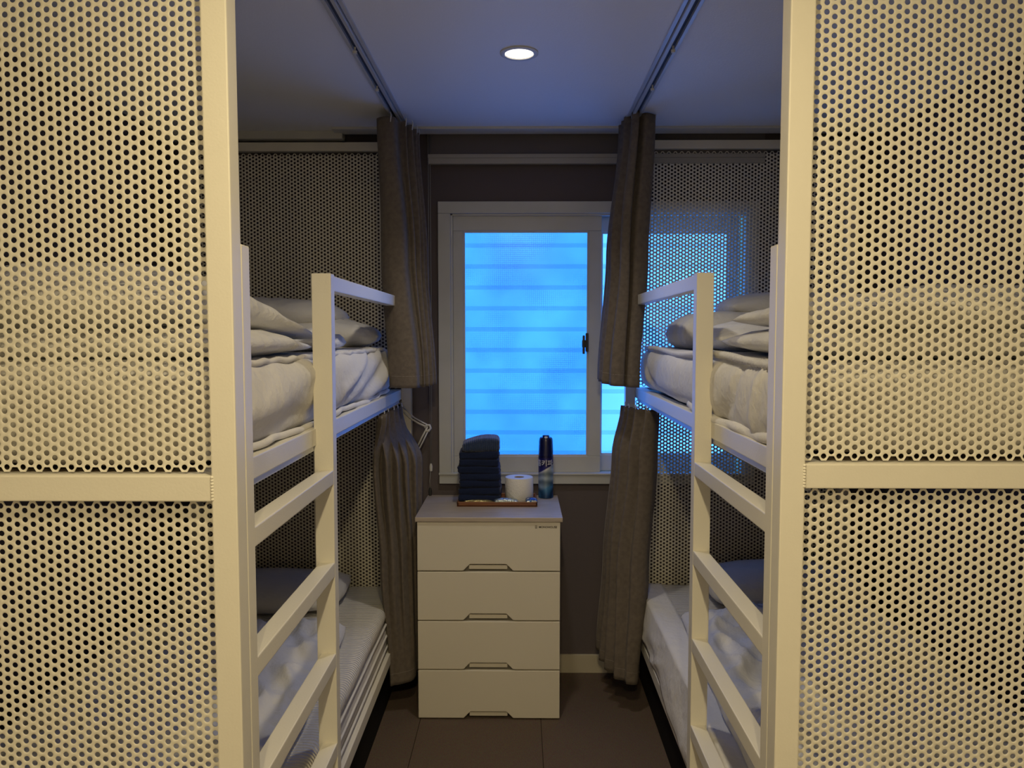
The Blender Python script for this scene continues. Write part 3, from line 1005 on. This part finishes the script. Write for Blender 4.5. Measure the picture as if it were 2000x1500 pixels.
# white hanger at the post beside the window
hg = empty('clothes_hanger', (-.444, 3.262, 1.05))
tag(hg, 'white plastic hanger hooked on the left bed post beside the window', 'hanger')
P = lambda x, z, y=0: (x + .444, y, z - 1.05)
tube('hanger_arm', [P(-.494, 1.165), P(-.47, 1.14), P(-.43, 1.115), P(-.392, 1.098)], .0038, 'plastic', hg, 8)
tube('hanger_arm', [P(-.497, 1.185), P(-.45, 1.140), P(-.415, 1.12), P(-.386, 1.105)], .0030, 'plastic', hg, 8)
tube('hanger_bar', [P(-.394, 1.098), P(-.415, 1.06), P(-.448, .992)], .0038, 'plastic', hg, 8)
tube('hanger_bar', [P(-.388, 1.090), P(-.412, 1.04), P(-.440, .988), P(-.436, .92)], .0030, 'plastic', hg, 8)
tube('hanger_hook', [P(-.405, 1.095), P(-.396, 1.108), P(-.384, 1.108), P(-.380, 1.095), P(-.388, 1.082), P(-.402, 1.084)], .0048, 'plastic', hg, 8)

# ------------------------------------------------------------------ downlights
def downlight(x, y, dm, label, grp):
    r_ = empty('downlight', (x, y, CEIL_Z))
    tag(r_, label, 'downlight', grp)
    lathe('trim_ring', [(.042, 0), (.0575, 0), (.058, -.003), (.052, -.006), (.044, -.005), (.042, -.001)], 'plastic', r_, n=56)
    lathe('diffuser', [(0, -.0018), (.043, -.0018)], dm, r_, n=56)
downlight(-.002, 2.378, 'diffuser', 'round recessed ceiling downlight, glowing, in the aisle ceiling near the window', 'ceiling downlights')
for lx, ly, _, _, wh in LAMPS:
    downlight(lx, ly, 'warm_diffuser', 'round warm ceiling downlight over the aisle, the one ' + wh, 'warm ceiling downlights by the door')

# ------------------------------------------------------------------ chest of drawers
ch = empty('chest_of_drawers', (-.1185, 2.90, 0))
tag(ch, 'cream four-drawer chest with a pale wood top under the window', 'chest of drawers')
CW = .275                                  # half width
CD = .405
boxes('chest_body', [(-CW, -CW + .014, .018, CD, .020, .779), (CW - .014, CW, .018, CD, .020, .779), (-CW, CW, CD - .01, CD, .02, .779), (-CW, CW, .03, CD, .02, .034)], 'chest', ch, .002)
box('chest_inside', -CW + .014, CW - .014, .030, CD - .01, .034, .770, 'chest_in', ch, 0)
box('chest_top', -CW - .006, CW + .008, -.006, CD + .005, .779, .797, 'oak', ch, .0025)
for x in (-CW + .02, CW - .05):
    for y in (.03, CD - .05):
        box('chest_foot', x, x + .03, y, y + .03, 0, .021, 'chest', ch, .002)
zb = .006
DH = .1895
for k in range(4):
    z0, z1 = zb + k * (DH + .0045), zb + k * (DH + .0045) + DH
    hw = CW - .001
    nt_ = .026
    # notch in the lower edge is the hand grip
    poly = [(-hw, z0), (-.098, z0), (-.072, z0 + nt_), (.068, z0 + nt_), (.094, z0), (hw, z0), (hw, z1), (-hw, z1)]
    d = prism('drawer', poly, 0, .018, 'chest', ch, bev=.0028)
    box('drawer_grip', -.076, .072, .010, .028, z0 + .004, z0 + nt_ - .006, 'chest', d, .002)
    if k == 3:
        top_drawer = d

def text_mesh(name, body, size, m, parent, loc, rot, extr=.0003, bold=False, align='LEFT', wrap=None):
    c = bpy.data.curves.new(name, 'FONT')
    c.body = body
    c.size = size
    c.extrude = extr
    c.align_x = align
    if bold: c.offset = size * .018
    t = bpy.data.objects.new(name + '_src', c)
    COL.objects.link(t)
    bpy.context.view_layer.update()
    me = bpy.data.meshes.new_from_object(t.evaluated_get(bpy.context.evaluated_depsgraph_get()))
    bpy.data.objects.remove(t)
    bpy.data.curves.remove(c)
    if wrap:
        r = wrap
        bm = bmesh.new(); bm.from_mesh(me)
        bmesh.ops.triangulate(bm, faces=bm.faces)
        bmesh.ops.subdivide_edges(bm, edges=[e for e in bm.edges if e.calc_length() > size * .15], cuts=2)
        for v in bm.verts:
            a = v.co.x / r
            d = r + .0004 + v.co.z
            x, y, z = d * math.sin(a), -d * math.cos(a), v.co.y
            v.co = (x, y, z)
        bm.to_mesh(me); bm.free()
    me.materials.clear()
    me.name = name
    o = link(name, me, m, parent, loc)
    o.rotation_euler = rot
    return o
text_mesh('logo', 'MONOHOUSE', .0108, 'logo', top_drawer, (.192, -.0006, .7555), (R(90), 0, 0), bold=True)
boxes('logo_mark', [(.178, .186, -.0008, .0004, .7635, .7650), (.178, .186, -.0008, .0004, .7545, .7560), (.178, .1792, -.0008, .0004, .7545, .765), (.1848, .186, -.0008, .0004, .7545, .765), (.181, .183, -.0008, .0004, .758, .7615)], 'logo', top_drawer, 0)

# ------------------------------------------------------------------ things on the chest
ZC = .797
ty = empty('tray', (-.091, 3.170, ZC))
tag(ty, 'red-brown wooden tray on the chest of drawers', 'tray')
tw, td = .163, .092
box('tray_base', -tw, tw, -td, td, 0, .006, 'tray', ty, .001)
boxes('tray_rim', [(-tw, tw, -td, -td + .008, 0, .020), (-tw, tw, td - .008, td, 0, .020), (-tw, -tw + .008, -td, td, 0, .020), (tw - .008, tw, -td, td, 0, .020)], 'tray', ty, .0025)

def towel(k, z, h, wx, dy, dx, rz, m, label, crown=0.0):
    sd = k * 3.7
    def disp(q, n):
        f = q.z / h
        # fold lines on the front and sides
        side = 1 - abs(n.z)
        d = -.0045 * side * gauss(f - .5 + .12 * math.sin(q.x * 20 + sd), .10) + .0025 * noise.noise(Vector((q.x * 14, q.y * 14, q.z * 20 + sd)))
        d += .0065 * side * noise.noise(Vector((q.x * 9 + sd, q.y * 5, f * 4)))
        q = q + n * d
        if crown:
            q.z += crown * (q.x / wx * .6 + .25 * math.cos(q.x * 22)) * f
        else:
            q.z += .0030 * noise.noise(Vector((q.x * 13, q.y * 6, z * 60))) * (.5 + .5 * f)
        return q
    vf = soft_box((wx, dy, h), h * .42, .0075, disp)
    o = cloth('towel', [vf], m)
    o.location = (-.163 + dx, 3.166, z)
    o.rotation_euler = (0, 0, rz)
    tag(o, label, 'towel', 'folded navy towels stacked on the tray')
    return o
TW = [.029, .030, .030, .029, .030, .029, .030]
z = ZC + .0150
rnd = random.Random(3)
names = ['bottom', 'second from the bottom', 'third from the bottom', 'middle', 'third from the top', 'second from the top']
for k in range(7):
    h = TW[k]
    wx = .176 + rnd.uniform(-.004, .005) - .0015 * k
    towel(k, z, h + .002, wx, .150, rnd.uniform(-.004, .004) - .001 * k, rnd.uniform(-.03, .03), 'towel',
          'folded navy towel, ' + (names[k] if k < 6 else 'right under the ribbed top one') + ' of the stack on the tray')
    z += h - .0005
towel(8, z, .046, .158, .148, .004, .04, 'towel_stripe', 'folded blue-grey ribbed towel on top of the stack on the tray', crown=.036)

# toilet roll
tr_ = empty('toilet_roll', (-.002, 3.168, ZC + .0062))
tag(tr_, 'white toilet roll standing on the tray beside the towels', 'toilet roll')
lathe('paper', [(.0205, .0), (.0565, .0), (.0585, .003), (.0588, .05), (.0585, .097), (.0565, .100), (.0215, .100), (.0205, .099), (.0205, .0)], 'tissue', tr_, n=64)
lathe('cardboard_core', [(.0204, .001), (.0204, .0985), (.0190, .0985), (.0190, .001), (.0204, .001)], 'core', tr_, n=48)

# spray can
sc = empty('spray_can', (.112, 3.262, ZC))
tag(sc, 'tall navy aerosol can with a silver-blue lower half on the chest of drawers', 'spray can')
lathe('can_body', [(0, 0), (.029, 0), (.0318, .002), (.0322, .006), (.0318, .010), (.0318, .176), (.0312, .182), (0, .182)], 'can', sc, n=56)
lathe('cap', [(0, .180), (.0312, .181), (.0308, .205), (.0292, .245), (.0270, .256), (.0235, .260), (.0150, .2605), (.0145, .266), (.012, .269), (0, .269)], 'navy_cap', sc, n=56)
box('nozzle', -.007, .007, -.024, -.012, .256, .264, 'letters', sc, .002)
text_mesh('brand_lettering', '홈키파', .029, 'letters', sc, (0, 0, .142), (0, 0, 0), extr=.0002, bold=True, align='CENTER', wrap=.0318).rotation_euler = (0, 0, R(-14))

# foil sachets in the tray
def sachet(cx, cy, z, wx, dy, h, rz, tilt, m, label):
    vs, fs = puff((0, 0, 0), (wx, dy, h), 0, random.random() * 50, .004, .004, pw=3)
    o = cloth('sachet', [(vs, fs)], m)
    o.location = (cx, cy, z)
    o.rotation_euler = (R(tilt), R(2), rz)
    tag(o, label, 'sachet', 'foil sachets on the tray')
random.seed(5)
sachet(-.165, 3.110, ZC + .012, .125, .050, .016, -.03, 10, 'gold_foil', 'gold foil sachet at the left front of the tray')
sachet(-.160, 3.120, ZC + .0245, .120, .044, .013, -.08, 12, 'green_foil', 'olive green foil sachet lying before the towel stack')
sachet(-.055, 3.098, ZC + .012, .100, .034, .017, .06, 8, 'silver_foil', 'silvery foil sachet at the middle of the tray front')
sachet(.048, 3.100, ZC + .012, .050, .038, .020, .10, 10, 'blue_foil', 'blue and silver foil sachet at the right front of the tray')
